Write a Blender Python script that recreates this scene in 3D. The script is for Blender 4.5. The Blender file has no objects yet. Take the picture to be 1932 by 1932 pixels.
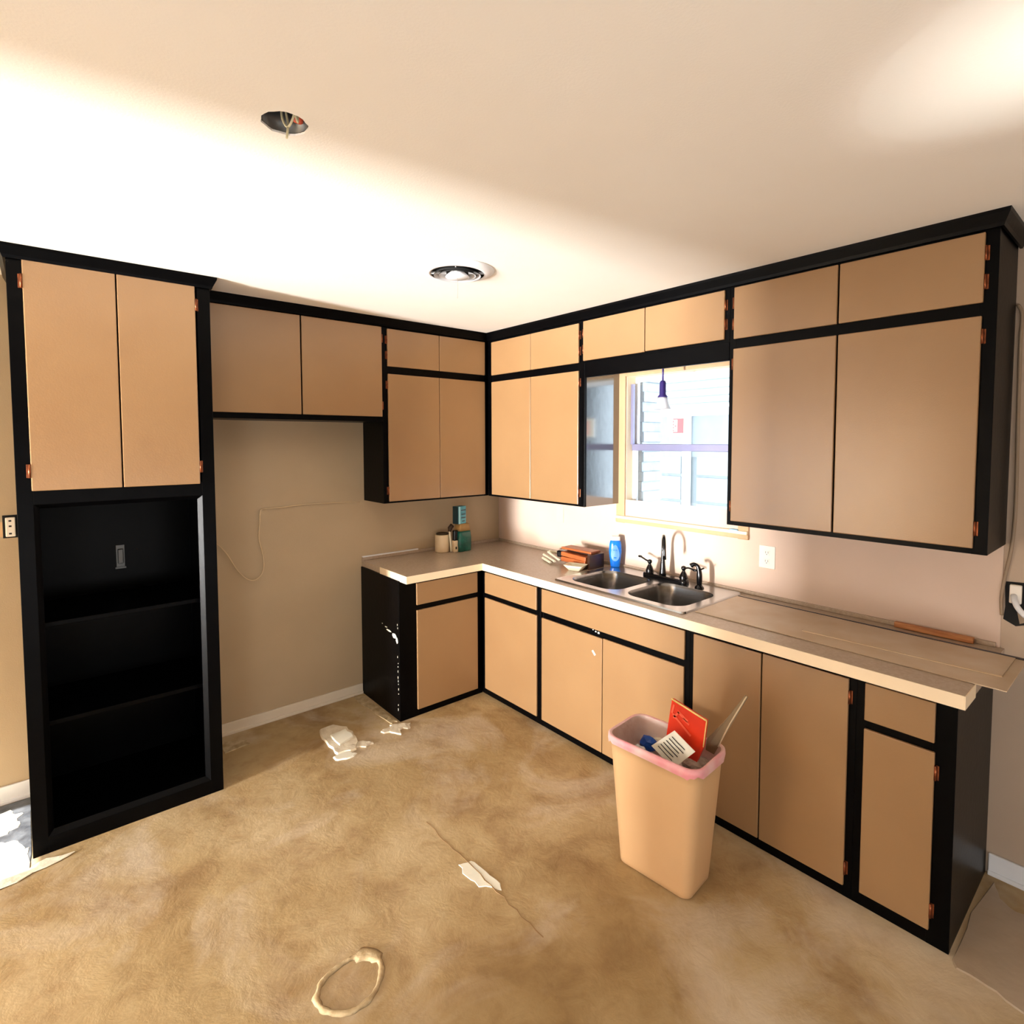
import bpy, bmesh, math, random
from mathutils import Vector, Matrix
random.seed(7)
S = bpy.context.scene
COL = S.collection

# ------------------------------------------------------------------ camera
cam_d = bpy.data.cameras.new('camera'); cam = bpy.data.objects.new('camera', cam_d); COL.objects.link(cam)
cam_d.sensor_width = 36; cam_d.lens = 36*1058.1356/1932
cam_d.shift_x = -(978.3009-966)/1932; cam_d.shift_y = (885.6596-966)/1932
cam_d.clip_start = .02
YAW, PITCH, ROLL = .7058, -.0507, -.0012
F = Vector((math.sin(YAW)*math.cos(PITCH), math.cos(YAW)*math.cos(PITCH), math.sin(PITCH)))
R0 = Vector((math.cos(YAW), -math.sin(YAW), 0)); U0 = R0.cross(F)
Rr = math.cos(ROLL)*R0 + math.sin(ROLL)*U0; Ur = -math.sin(ROLL)*R0 + math.cos(ROLL)*U0
M = Matrix((Rr, Ur, -F)).transposed().to_4x4(); M.translation = Vector((-2.8252, -3.56, 1.7221))
cam.matrix_world = M
S.camera = cam

# ------------------------------------------------------------------ world, sun, daylight, added fill lamps
w = bpy.data.worlds.new('world'); S.world = w; w.use_nodes = True
w.node_tree.nodes['Background'].inputs[0].default_value = (.72, .87, 1, 1)
w.node_tree.nodes['Background'].inputs[1].default_value = 7.0
def area(name, loc, target, sx, sy, power, color):
    d = bpy.data.lights.new(name, 'AREA'); d.shape = 'RECTANGLE'; d.size = sx; d.size_y = sy
    d.energy = power; d.color = color
    o = bpy.data.objects.new(name, d); COL.objects.link(o); o.location = loc
    o.rotation_euler = (Vector(target)-Vector(loc)).to_track_quat('-Z', 'Y').to_euler()
    return o
sd = bpy.data.lights.new('sun', 'SUN'); sd.energy = 15; sd.angle = .01; sd.color = (1, .95, .87)
sun = bpy.data.objects.new('sun', sd); COL.objects.link(sun)
sun.rotation_euler = Vector((1, 0, -1.358)).to_track_quat('-Z', 'Y').to_euler()
area('daylight_far_room', (-9.0, -1.62, .9), (0, -1.5, .9), .6, .9, 1080, (1, .97, .93))
gg = area('ceiling_fill', (-8.6, -1.68, .15), (-.6, -1.1, 2.49), .6, .6, 70, (.96, .98, 1))  # added low lamp, aimed through the doorway to brighten the ceiling
gg.data.spread = math.radians(44)
area('left_fill', (-4.2, -4.0, .6), (-2.0, -2.2, 2.4), 1.4, .9, 52, (.96, .98, 1))  # added upward fill at the left; the wall has no opening here
area('rear_fill', (-2.0, -5.1, .6), (-1.6, -2.0, 2.4), 1.8, .9, 27, (.96, .98, 1))  # unseen fill lamp added in front of the solid rear wall
fg = area('ceiling_streak_fill', (-1.85, -5.0, .15), (-1.3, -3.42, 2.49), .08, .08, .6, (1, .98, .96))  # added narrow lamp that throws the streak onto the ceiling
fg.data.spread = math.radians(14)
S.view_settings.view_transform = 'Standard'; S.view_settings.look = 'None'
S.view_settings.exposure = -0.1; S.view_settings.gamma = 1; S.view_settings.use_curve_mapping = False

# ------------------------------------------------------------------ materials
def lin(c):
    return tuple(((v/255)/12.92 if v/255 <= .04045 else ((v/255+.055)/1.055)**2.4) for v in c)
def mat(name, rgb, rough=.5, metal=0, spec=.5, rgb2=None, scale=8, detail=4, bump=0, bscale=60, coat=0, trans=0, alpha=1, lo=.35, hi=.65, emis=0, stretch=(1,1,1)):
    m = bpy.data.materials.new(name); m.use_nodes = True; nt = m.node_tree; b = nt.nodes['Principled BSDF']
    c = lin(rgb)+(1,)
    b.inputs['Base Color'].default_value = c; b.inputs['Roughness'].default_value = rough
    b.inputs['Metallic'].default_value = metal; b.inputs['Specular IOR Level'].default_value = spec
    b.inputs['Coat IOR'].default_value = 2.0; b.inputs['Coat Weight'].default_value = coat; b.inputs['Coat Roughness'].default_value = .12
    b.inputs['Transmission Weight'].default_value = trans; b.inputs['Alpha'].default_value = alpha
    tc = nt.nodes.new('ShaderNodeTexCoord'); mp = nt.nodes.new('ShaderNodeMapping'); mp.inputs['Scale'].default_value = stretch
    nt.links.new(tc.outputs['Object'], mp.inputs[0])
    n = nt.nodes.new('ShaderNodeTexNoise'); n.inputs['Scale'].default_value = scale; n.inputs['Detail'].default_value = detail
    nt.links.new(mp.outputs[0], n.inputs['Vector'])
    r = nt.nodes.new('ShaderNodeValToRGB'); r.color_ramp.elements[0].position = lo; r.color_ramp.elements[1].position = hi
    c2 = lin(rgb2)+(1,) if rgb2 else tuple(min(1, v*1.06) for v in c[:3])+(1,)
    r.color_ramp.elements[0].color = c; r.color_ramp.elements[1].color = c2
    nt.links.new(n.outputs['Fac'], r.inputs[0]); nt.links.new(r.outputs[0], b.inputs['Base Color'])
    if bump:
        n2 = nt.nodes.new('ShaderNodeTexNoise'); n2.inputs['Scale'].default_value = bscale; n2.inputs['Detail'].default_value = 3
        nt.links.new(mp.outputs[0], n2.inputs['Vector'])
        bp = nt.nodes.new('ShaderNodeBump'); bp.inputs['Strength'].default_value = bump; bp.inputs['Distance'].default_value = .01
        nt.links.new(n2.outputs['Fac'], bp.inputs['Height']); nt.links.new(bp.outputs[0], b.inputs['Normal'])
    return m

def floor_mat():
    m = bpy.data.materials.new('stained_subfloor'); m.use_nodes = True; nt = m.node_tree; b = nt.nodes['Principled BSDF']
    L = nt.links.new
    tc = nt.nodes.new('ShaderNodeTexCoord')
    def noise(scale, detail, dist, rough=.55):
        n = nt.nodes.new('ShaderNodeTexNoise'); n.inputs['Scale'].default_value = scale; n.inputs['Detail'].default_value = detail
        n.inputs['Distortion'].default_value = dist; n.inputs['Roughness'].default_value = rough; L(tc.outputs['Object'], n.inputs['Vector']); return n
    n1 = noise(.9, 3, .2, .5); n2 = noise(3.0, 8, .25, .6); n3 = noise(9, 6, .4, .65); n4 = noise(1.7, 5, .8, .6)
    def ramp(n, stops):
        q = nt.nodes.new('ShaderNodeValToRGB'); c = q.color_ramp
        c.elements[0].position = stops[0][0]; c.elements[0].color = lin(stops[0][1])+(1,)
        c.elements[1].position = stops[-1][0]; c.elements[1].color = lin(stops[-1][1])+(1,)
        for p, col in stops[1:-1]: e = c.elements.new(p); e.color = lin(col)+(1,)
        L(n.outputs['Fac'], q.inputs[0]); return q
    r1 = ramp(n1, [(.32, (168, 142, 98)), (.5, (190, 166, 124)), (.66, (212, 192, 156))])
    r2 = ramp(n2, [(.34, (206, 190, 176)), (.47, (240, 234, 226)), (.6, (255, 255, 255))])
    def mul(a, b_, f):
        x = nt.nodes.new('ShaderNodeMix'); x.data_type = 'RGBA'; x.blend_type = 'MULTIPLY'; x.inputs[0].default_value = f
        L(a, x.inputs[6]); L(b_, x.inputs[7]); return x.outputs[2]
    m1 = mul(r1.outputs[0], r2.outputs[0], .85)
    r3 = ramp(n3, [(.3, (206, 190, 170)), (.5, (255, 255, 255)), (.66, (255, 255, 255))])
    m2 = mul(m1, r3.outputs[0], .45)
    r4 = ramp(n4, [(.5, (0, 0, 0)), (.68, (175, 175, 175))])
    x = nt.nodes.new('ShaderNodeMix'); x.data_type = 'RGBA'; x.blend_type = 'MIX'
    L(r4.outputs[0], x.inputs[0]); L(m2, x.inputs[6]); x.inputs[7].default_value = lin((226, 214, 196))+(1,)
    mx2 = x
    L(mx2.outputs[2], b.inputs['Base Color'])
    b.inputs['Roughness'].default_value = .62; b.inputs['Specular IOR Level'].default_value = .3
    add = nt.nodes.new('ShaderNodeMath'); add.operation = 'ADD'; L(n2.outputs['Fac'], add.inputs[0]); L(n3.outputs['Fac'], add.inputs[1])
    bp = nt.nodes.new('ShaderNodeBump'); bp.inputs['Strength'].default_value = .35; bp.inputs['Distance'].default_value = .012
    L(add.outputs[0], bp.inputs['Height']); L(bp.outputs[0], b.inputs['Normal'])
    return m

MT = {
 'tan': mat('tan_door_paint', (154, 119, 81), .3, rgb2=(149, 114, 77), scale=3, bump=.04, bscale=180, spec=.8),
 'black': mat('black_gloss_paint', (1, 1, 2), .35, rgb2=(3, 3, 4), scale=14, bump=.05, bscale=40, spec=.08),
 'blackgloss': mat('black_side_enamel', (4, 4, 6), .14, rgb2=(6, 6, 8), scale=14, bump=.03, bscale=25, spec=1, coat=1),
 'wall': mat('tan_wall_paint', (190, 168, 136), .6, rgb2=(184, 162, 130), scale=2, bump=.08, bscale=220),
 'wallR': mat('greyish_pink_wall_paint', (190, 168, 146), .6, rgb2=(184, 162, 140), scale=2, bump=.08, bscale=220),
 'wallB': mat('pink_beige_panel', (222, 196, 178), .6, rgb2=(216, 190, 170), scale=2, bump=.05, bscale=220),
 'ceil': mat('cream_ceiling_paint', (250, 244, 234), .8, rgb2=(248, 241, 230), scale=2, bump=.06, bscale=150),
 'floor': floor_mat(),
 'counter': mat('beige_laminate', (178, 158, 138), .24, rgb2=(188, 168, 148), scale=90, detail=2, spec=.5),
 'band': mat('cream_edge_band', (244, 222, 188), .45, spec=.4),
 'sheet': mat('pale_laminate_sheet', (206, 184, 158), .26, rgb2=(198, 172, 142), scale=5, spec=.5),
 'white': mat('white_trim_paint', (236, 236, 238), .45),
 'vanewhite': mat('vent_vane_white', (205, 205, 208), .45),
 'dusty': mat('dusty_white_trim', (222, 208, 186), .5),
 'woodtan': mat('tan_casing_paint', (196, 158, 118), .5, rgb2=(206, 170, 130), scale=6, stretch=(1,1,.2)),
 'jamb': mat('cream_jamb_paint', (250, 232, 200), .5),
 'vinyl': mat('white_window_frame', (225, 232, 240), .4),
 'alum': mat('bluish_aluminium', (150, 150, 185), .35, metal=.6),
 'steel': mat('stainless_steel', (150, 150, 150), .27, metal=1, rgb2=(165, 165, 166), scale=40, stretch=(1,.05,1), bump=.02, bscale=80),
 'steelrim': mat('stainless_rim', (196, 200, 204), .22, metal=1),
 'bronze': mat('black_bronze', (10, 9, 12), .16, metal=.3, spec=.7),
 'copper': mat('copper_hinge', (158, 90, 56), .35, metal=.8, rgb2=(110, 62, 40), scale=40),
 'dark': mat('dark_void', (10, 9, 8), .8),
 'trash': mat('almond_plastic', (216, 176, 130), .45, spec=.4, rgb2=(212, 171, 125), scale=3),
 'pink': mat('pink_bag_plastic', (232, 150, 158), .35, rgb2=(240, 200, 196), scale=9),
 'liner': mat('pale_pink_bag_plastic', (214, 180, 168), .35, rgb2=(228, 205, 196), scale=14, bump=.6, bscale=22),
 'red': mat('red_card', (226, 56, 24), .4, rgb2=(214, 44, 18), scale=10),
 'redlight': mat('light_red_print', (240, 96, 66), .4),
 'creamedge': mat('cream_card_edge', (250, 214, 130), .6),
 'paper': mat('white_paper', (240, 238, 222), .7),
 'ink': mat('dark_ink', (50, 46, 44), .7),
 'blue': mat('blue_wrapper', (20, 78, 170), .35, rgb2=(14, 60, 140), scale=12),
 'greyfilm': mat('grey_film', (150, 134, 120), .3, rgb2=(190, 176, 160), scale=25, bump=.8, bscale=30),
 'clearfilm': mat('pale_film', (206, 214, 216), .2, rgb2=(160, 160, 165), scale=22, bump=.8, bscale=35),
 'greywood': mat('weathered_wood', (140, 118, 88), .7, rgb2=(120, 100, 74), scale=12, stretch=(1,1,.15)),
 'palewood': mat('pale_wood_edge', (206, 184, 150), .6),
 'wood': mat('pine_stick', (206, 142, 88), .55, rgb2=(160, 90, 48), scale=14, stretch=(3,.3,3)),
 'oak': mat('orange_brown_wood', (176, 94, 46), .4, rgb2=(150, 74, 34), scale=12, stretch=(1,.3,1)),
 'darkwood': mat('dark_walnut', (62, 34, 20), .35, rgb2=(40, 22, 14), scale=12, stretch=(1,.3,1)),
 'ivory': mat('ivory_plastic', (242, 234, 206), .4),
 'tin': mat('cream_label_tin', (240, 218, 180), .45, rgb2=(226, 200, 162), scale=4),
 'tinlid': mat('dull_tin', (70, 58, 44), .35, metal=.7),
 'teal': mat('teal_card', (36, 140, 160), .4, rgb2=(90, 178, 196), scale=18),
 'tealdark': mat('dark_teal_card', (10, 50, 60), .45),
 'palecyan': mat('pale_cyan_stripe', (170, 226, 236), .4),
 'green': mat('dark_green_foil', (8, 74, 62), .28, rgb2=(12, 96, 80), scale=22, bump=.7, bscale=30),
 'kraft': mat('kraft_top', (176, 138, 82), .6, rgb2=(160, 122, 72), scale=14),
 'brown': mat('brown_handle', (60, 40, 24), .5),
 'soap': mat('blue_dish_soap', (12, 110, 220), .2, rgb2=(16, 122, 232), scale=6, spec=.6),
 'soaplabel': mat('light_blue_label', (130, 196, 246), .35, rgb2=(150, 208, 250), scale=12),
 'outlet': mat('white_outlet_plastic', (242, 234, 222), .35),
 'slot': mat('dark_slot', (40, 34, 32), .6),
 'cord': mat('beige_cord', (214, 190, 152), .5),
 'browncable': mat('dull_beige_cable', (150, 128, 104), .5),
 'debris': mat('torn_white_paper', (236, 226, 204), .75, rgb2=(214, 200, 176), scale=16, bump=.5, bscale=30),
 'dusttile': mat('broken_grey_tile', (206, 186, 150), .7, rgb2=(160, 138, 100), scale=20, bump=.5, bscale=40),
 'vinylremnant': mat('greyish_vinyl_flooring', (190, 172, 150), .5, rgb2=(176, 156, 132), scale=4, bump=.2, bscale=20),
 'slate': mat('dark_slate_tile', (62, 66, 74), .35, rgb2=(110, 116, 124), scale=14, bump=.3, bscale=40),
 'thinset': mat('white_thinset', (248, 244, 228), .7, rgb2=(238, 230, 206), scale=6, bump=.3, bscale=30),
 'ringlight': mat('pale_glue_ridge', (206, 184, 144), .7, rgb2=(176, 150, 110), scale=30, bump=.4, bscale=50),
 'crack': mat('dark_floor_seam', (150, 120, 82), .8),
 'frost': mat('frosted_glass', (244, 244, 255), .3, trans=.5),
 'socket': mat('dark_violet_metal', (56, 44, 110), .35, metal=.3),
 'darkviolet': mat('dark_blue_gap_shade', (26, 22, 44), .4),
 'galv': mat('galvanised_box', (96, 96, 94), .4, metal=.6),
 'wire': mat('cream_wire', (216, 206, 170), .5),
 'wirenut': mat('orange_red_wire_nut', (214, 90, 60), .45),
 'signpink': mat('pink_red_print', (240, 110, 120), .6),
 'siding': mat('pale_blue_siding', (178, 184, 188), .7),
 'sidingdark': mat('grey_blue_siding', (158, 164, 170), .7),
 'brickpale': mat('pale_block', (160, 166, 170), .8, rgb2=(152, 158, 163), scale=5),
 'extwhite': mat('exterior_white', (236, 242, 246), .7),
 'seam': mat('siding_seam', (150, 170, 186), .8),
 'grass': mat('pale_ground', (190, 190, 180), .9),
 'brick': mat('near_brick', (178, 184, 188), .85, rgb2=(160, 166, 172), scale=9, bump=.6, bscale=30),
}
g = bpy.data.materials.new('window_glass'); g.use_nodes = True; nt = g.node_tree
for n in list(nt.nodes):
    if n.type != 'OUTPUT_MATERIAL': nt.nodes.remove(n)
tr = nt.nodes.new('ShaderNodeBsdfTransparent'); gl = nt.nodes.new('ShaderNodeBsdfGlossy'); gl.inputs['Roughness'].default_value = .03
fr = nt.nodes.new('ShaderNodeFresnel'); mxs = nt.nodes.new('ShaderNodeMixShader')
nt.links.new(fr.outputs[0], mxs.inputs[0]); nt.links.new(tr.outputs[0], mxs.inputs[1]); nt.links.new(gl.outputs[0], mxs.inputs[2])
nt.links.new(mxs.outputs[0], nt.nodes['Material Output'].inputs[0])
MT['glass'] = g

# ------------------------------------------------------------------ mesh helpers
def BM(): return bmesh.new()
def box(bm, x0, x1, y0, y1, z0, z1, bev=0, seg=2):
    x0, x1 = sorted((x0, x1)); y0, y1 = sorted((y0, y1)); z0, z1 = sorted((z0, z1))
    v = [bm.verts.new(p) for p in ((x0,y0,z0),(x1,y0,z0),(x1,y1,z0),(x0,y1,z0),(x0,y0,z1),(x1,y0,z1),(x1,y1,z1),(x0,y1,z1))]
    f = [bm.faces.new([v[i] for i in q]) for q in ((0,3,2,1),(4,5,6,7),(0,1,5,4),(1,2,6,5),(2,3,7,6),(3,0,4,7))]
    if bev:
        es = set(e for ff in f for e in ff.edges)
        bmesh.ops.bevel(bm, geom=list(es), offset=bev, segments=seg, affect='EDGES', profile=.5)
    return bm
def tbox(bm, size, mtx, bev=0):
    b2 = BM(); s = [v/2 for v in size]; box(b2, -s[0], s[0], -s[1], s[1], -s[2], s[2], bev); b2.transform(mtx)
    me = bpy.data.meshes.new('tmp'); b2.to_mesh(me); b2.free(); bm.from_mesh(me); bpy.data.meshes.remove(me); return bm
def quadslab(bm, pts, th):
    """four (or more) coplanar points -> slab with thickness along the normal"""
    P = [Vector(p) for p in pts]; n = (P[1]-P[0]).cross(P[-1]-P[0]).normalized()*th
    a = [bm.verts.new(p) for p in P]; b = [bm.verts.new(p+n) for p in P]; k = len(P)
    bm.faces.new(a[::-1]); bm.faces.new(b)
    for i in range(k): bm.faces.new((a[i], a[(i+1) % k], b[(i+1) % k], b[i]))
    return bm
def poly(bm, pts, z0, z1, inset=.0):
    k = len(pts); a = [bm.verts.new((p[0], p[1], z0)) for p in pts]
    cx = sum(p[0] for p in pts)/k; cy = sum(p[1] for p in pts)/k
    b = [bm.verts.new((p[0]+(cx-p[0])*inset, p[1]+(cy-p[1])*inset, z1)) for p in pts]
    bm.faces.new(a[::-1]); bm.faces.new(b)
    for i in range(k): bm.faces.new((a[i], a[(i+1) % k], b[(i+1) % k], b[i]))
    bmesh.ops.recalc_face_normals(bm, faces=bm.faces[:])
    return bm
def rough_poly(pts, n=3, amp=.008, seed=1):
    rnd = random.Random(seed); out = []
    for i in range(len(pts)):
        a = pts[i]; b = pts[(i+1) % len(pts)]
        for k in range(n):
            t = k/n; out.append((a[0]+(b[0]-a[0])*t+(rnd.uniform(-amp, amp) if k else 0), a[1]+(b[1]-a[1])*t+(rnd.uniform(-amp, amp) if k else 0)))
    return out
def tube(bm, pts, r, seg=8, radii=None, cap=True):
    P = [Vector(p) for p in pts]; rings = []; up = Vector((0, 0, 1)); prev = None
    for i, p in enumerate(P):
        t = (P[min(i+1, len(P)-1)]-P[max(i-1, 0)]).normalized()
        if prev is None:
            ref = up if abs(t.dot(up)) < .9 else Vector((1, 0, 0)); a = t.cross(ref).normalized()
        else: a = (prev-t*prev.dot(t)).normalized()
        prev = a; b = t.cross(a); rr = radii[i] if radii else r
        rings.append([bm.verts.new(p+a*math.cos(2*math.pi*k/seg)*rr+b*math.sin(2*math.pi*k/seg)*rr) for k in range(seg)])
    for i in range(len(rings)-1):
        for k in range(seg): f = bm.faces.new((rings[i][k], rings[i][(k+1) % seg], rings[i+1][(k+1) % seg], rings[i+1][k])); f.smooth = True
    if cap: bm.faces.new(rings[0][::-1]); bm.faces.new(rings[-1])
    return bm
def smooth_path(pts, n=6):
    P = [Vector(p) for p in pts]; out = []
    for i in range(len(P)-1):
        p0 = P[max(i-1, 0)]; p1 = P[i]; p2 = P[i+1]; p3 = P[min(i+2, len(P)-1)]
        for k in range(n):
            t = k/n; out.append(.5*((2*p1)+(-p0+p2)*t+(2*p0-5*p1+4*p2-p3)*t*t+(-p0+3*p1-3*p2+p3)*t**3))
    out.append(P[-1]); return out
def lathe(bm, prof, c, seg=32, closed=False, sx=1, sy=1):
    rings = []
    for r, z in prof: rings.append([bm.verts.new((c[0]+sx*r*math.cos(2*math.pi*k/seg), c[1]+sy*r*math.sin(2*math.pi*k/seg), c[2]+z)) for k in range(seg)])
    for i in range(len(rings)-1):
        for k in range(seg): f = bm.faces.new((rings[i][k], rings[i][(k+1) % seg], rings[i+1][(k+1) % seg], rings[i+1][k])); f.smooth = True
    if closed:
        for k in range(seg): f = bm.faces.new((rings[-1][k], rings[-1][(k+1) % seg], rings[0][(k+1) % seg], rings[0][k])); f.smooth = True
    else: bm.faces.new(rings[0][::-1]); bm.faces.new(rings[-1])
    bmesh.ops.recalc_face_normals(bm, faces=bm.faces[:])
    return bm
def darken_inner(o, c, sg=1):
    # the faces of a vane that look towards the vent's centre are painted black as the shade between vanes
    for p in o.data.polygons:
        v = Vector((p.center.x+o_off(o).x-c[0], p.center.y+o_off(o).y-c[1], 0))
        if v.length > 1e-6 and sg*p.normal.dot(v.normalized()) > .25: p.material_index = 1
def o_off(o):
    q = Vector((0, 0, 0))
    while o is not None: q += o.location; o = o.parent
    return q
def rrect(cx, cy, hx, hy, r, rot=0, n=6):
    out = []; c, s = math.cos(rot), math.sin(rot)
    for qx, qy, a0 in ((1,1,0),(-1,1,90),(-1,-1,180),(1,-1,270)):
        for k in range(n+1):
            a = math.radians(a0+90*k/n); x = qx*(hx-r)+r*math.cos(a); y = qy*(hy-r)+r*math.sin(a)
            out.append((cx+x*c-y*s, cy+x*s+y*c))
    return out
def loft(bm, rings, cap0=True, cap1=True, smooth=True):
    V = [[bm.verts.new(p) for p in r] for r in rings]; k = len(V[0])
    for i in range(len(V)-1):
        for j in range(k): f = bm.faces.new((V[i][j], V[i][(j+1) % k], V[i+1][(j+1) % k], V[i+1][j])); f.smooth = smooth
    if cap0: bm.faces.new(V[0][::-1])
    if cap1: bm.faces.new(V[-1])
    bmesh.ops.recalc_face_normals(bm, faces=bm.faces[:])
    return bm
ROOTLOC = {}
def link(name, bm, m, parent=None):
    """one mesh object; geometry is given in world coordinates"""
    me = bpy.data.meshes.new(name); o = bpy.data.objects.new(name, me)
    if parent is not None:
        r = parent; off = Vector((0, 0, 0))
        while r is not None: off += r.location; r = r.parent
    else:
        xs = [v.co for v in bm.verts]
        off = Vector((sum(v.x for v in xs)/len(xs), sum(v.y for v in xs)/len(xs), min(v.z for v in xs)))
        o.location = off
    bmesh.ops.translate(bm, verts=bm.verts[:], vec=-off)
    bm.to_mesh(me); bm.free()
    for mm in (m if isinstance(m, (list, tuple)) else [m]): me.materials.append(MT[mm])
    if parent is not None: o.parent = parent
    COL.objects.link(o); return o
def thing(name, label, cat, loc=(0, 0, 0), group=None):
    o = bpy.data.objects.new(name, None); COL.objects.link(o); o.location = loc; o.empty_display_size = .05
    o['label'] = label; o['category'] = cat
    if group: o['group'] = group
    return o
def tag(o, label, cat, group=None):
    o['label'] = label; o['category'] = cat
    if group: o['group'] = group
    return o
def struct(name, bm, m, parent=None):
    o = link(name, bm, m, parent)
    if parent is None: o['kind'] = 'structure'
    return o

H = 2.4935; LX = -4.3; RY = -5.2
Du, DuA, Db, DbA, Dc, DcA = .343, .299, .572, .537, .627, .612

# ================================================================== the room
struct('floor', box(BM(), LX, 0, RY, 0, -.06, 0), 'floor')
# ceiling with a ragged round hole
def ceiling():
    bm = BM(); hc = (-2.345, -2.122); n = 24
    rnd = random.Random(3); hole = []
    for k in range(n):
        a = 2*math.pi*k/n; r = .053*(1+rnd.uniform(-.05, .05)); hole.append((hc[0]+r*math.cos(a), hc[1]+r*math.sin(a)))
    sq = []
    R = .3
    for k in range(n):
        a = 2*math.pi*k/n; c, s = math.cos(a), math.sin(a); m = max(abs(c), abs(s)); sq.append((hc[0]+R*c/m, hc[1]+R*s/m))
    for z in (H, H+.005):
        a = [bm.verts.new((p[0], p[1], z)) for p in hole]; b = [bm.verts.new((p[0], p[1], z)) for p in sq]
        for k in range(n): bm.faces.new((a[k], a[(k+1) % n], b[(k+1) % n], b[k]))
        if z == H: first = a
        else:
            for k in range(n): bm.faces.new((first[k], a[k], a[(k+1) % n], first[(k+1) % n]))
    x0, x1, y0, y1 = hc[0]-R, hc[0]+R, hc[1]-R, hc[1]+R
    for q in ((LX, x0, RY, 0), (x1, 0, RY, 0), (x0, x1, RY, y0), (x0, x1, y1, 0)): box(bm, *q, H, H+.005)
    box(bm, LX, 0, RY, 0, H+.12, H+.16)
    return bm
struct('ceiling', ceiling(), 'ceil')
struct('wall_back', box(BM(), LX, .15, 0, .12, 0, H+.16), 'wall')
WY0, WY1, WZ0, WZ1 = -2.075, -1.288, 1.243, 2.16
bm = BM(); box(bm, 0, .12, RY, WY0, 0, H+.16); box(bm, 0, .12, WY1, 0, 0, H+.16); box(bm, 0, .12, WY0, WY1, 0, WZ0); box(bm, 0, .12, WY0, WY1, WZ1, H+.16)
struct('wall_right', bm, 'wallR')
# left wall: a sunny window near the back corner and a doorway to the next room
bm = BM()
for y0, y1, z0, z1 in ((-.1, 0, 0, H+.16), (-.63, -.1, 2.05, H+.16), (-.63, -.1, 0, .02), (-.72, -.63, 0, H+.16), (-1.9, -.72, 2.05, H+.16), (RY, -1.9, 0, H+.16)):
    box(bm, LX-.1, LX, y0, y1, z0, z1)
struct('wall_left', bm, 'wall')
struct('wall_rear', box(BM(), LX, .12, RY-.1, RY, 0, H+.16), 'wall')
# unseen room shell, added to keep sky light out of the doorway
bm = BM(); box(bm, -9.8, -9.7, -3.2, -.66, 0, 2.6); box(bm, -9.7, LX-.1, -3.3, -3.2, 0, 2.6); box(bm, -9.7, LX-.1, -.69, -.655, 0, 2.6); box(bm, -9.8, LX-.1, -3.3, -.655, 2.5, 2.6)
struct('wall_sky_blocker', bm, 'wall')
struct('trim_6', box(BM(), -10, LX-.1, -3.3, 0, -.08, -.01), 'thinset')        # floor slab beyond the left wall

# white panel board behind the counter on the window wall
struct('trim_3', box(BM(), -.004, 0, -3.141, -.001, .914, 1.35), 'wallB')
# baseboards
def baseboard(x0, x1, y0, y1, h=.085):
    bm = BM(); box(bm, x0, x1, y0, y1, 0, h, .003)
    if abs(x1-x0) > abs(y1-y0): box(bm, x0, x1, y0-.008, y1, 0, .018, .003)
    else: box(bm, x0-.008, x1, y0, y1, 0, .018, .003)
    return bm
struct('baseboard_back', baseboard(-2.183, -1.2, -.012, 0, .07), 'dusty')
struct('baseboard_left', baseboard(LX, -2.91, -.012, 0, .085), 'white')
struct('baseboard_right', baseboard(-.012, 0, -5.1, -3.135, .085), 'white')

# crown trim above the cabinets
def crown(path, d, z0=2.44):
    """strip that follows cabinet fronts; path = plan points of the face, d = outward unit offset per point"""
    prof = [(0, z0), (.008, z0), (.012, z0+.012), (.026, H-.012), (.028, H), (0, H)]
    bm = BM(); rings = []
    for (p, n) in zip(path, d): rings.append([(p[0]+n[0]*a, p[1]+n[1]*a, z) for a, z in prof])
    loft(bm, rings, smooth=False); return bm
struct('trim_1', crown([(-2.183, -DuA), (-Du, -DuA), (-Du, -3.15), (0, -3.15)], [(0, -1), (-1, -1), (-1, -1), (0, -1)]), 'black')
struct('trim_2', crown([(-2.905, 0), (-2.905, -.565), (-2.19, -.565), (-2.19, 0)], [(-1, 0), (-1, -1), (1, -1), (1, 0)]), 'black')

# ================================================================== window
wt = bpy.data.objects.new('window_1', None); COL.objects.link(wt); wt.location = (0, -1.68, WZ0); wt['kind'] = 'structure'
bm = BM(); box(bm, -.016, 0, -1.298, -1.232, 1.2, 2.2, .003); box(bm, -.016, 0, -2.12, -1.298, 2.125, 2.2, .003)
box(bm, -.016, 0, -2.12, -2.06, 1.2, 2.125, .003); link('window_casing', bm, 'woodtan', wt)
bm = BM(); box(bm, -.03, .1, -2.118, -1.236, 1.228, 1.246, .004); link('window_sill', bm, 'jamb', wt)
bm = BM(); box(bm, -.022, 0, -2.121, -1.232, 1.204, 1.229, .003); link('window_apron', bm, 'woodtan', wt)
bm = BM(); box(bm, 0, .1, -1.3, WY1+.001, 1.246, WZ1); box(bm, 0, .1, WY0, WY0+.012, 1.246, WZ1); box(bm, 0, .1, WY0, WY1, 2.125, WZ1-.001); link('window_jamb', bm, 'jamb', wt)
def sash(z0, z1, x, name, rail0, rail1, st=.03):
    bm = BM(); ya, yb = WY0+.012, -1.3
    box(bm, x, x+.02, yb-st, yb, z0, z1, .002); box(bm, x, x+.02, ya, ya+st, z0, z1, .002)
    box(bm, x, x+.02, ya+st, yb-st, z0, z0+rail0, .002); box(bm, x, x+.02, ya+st, yb-st, z1-rail1, z1, .002)
    s = link(name, bm, 'vinyl', wt)
    bm = BM(); box(bm, x+.008, x+.012, ya+st, yb-st, z0+rail0, z1-rail1); link('window_pane', bm, 'glass', s)
    return s
sash(1.246, 1.69, .06, 'lower_sash', .03, .012)
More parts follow.
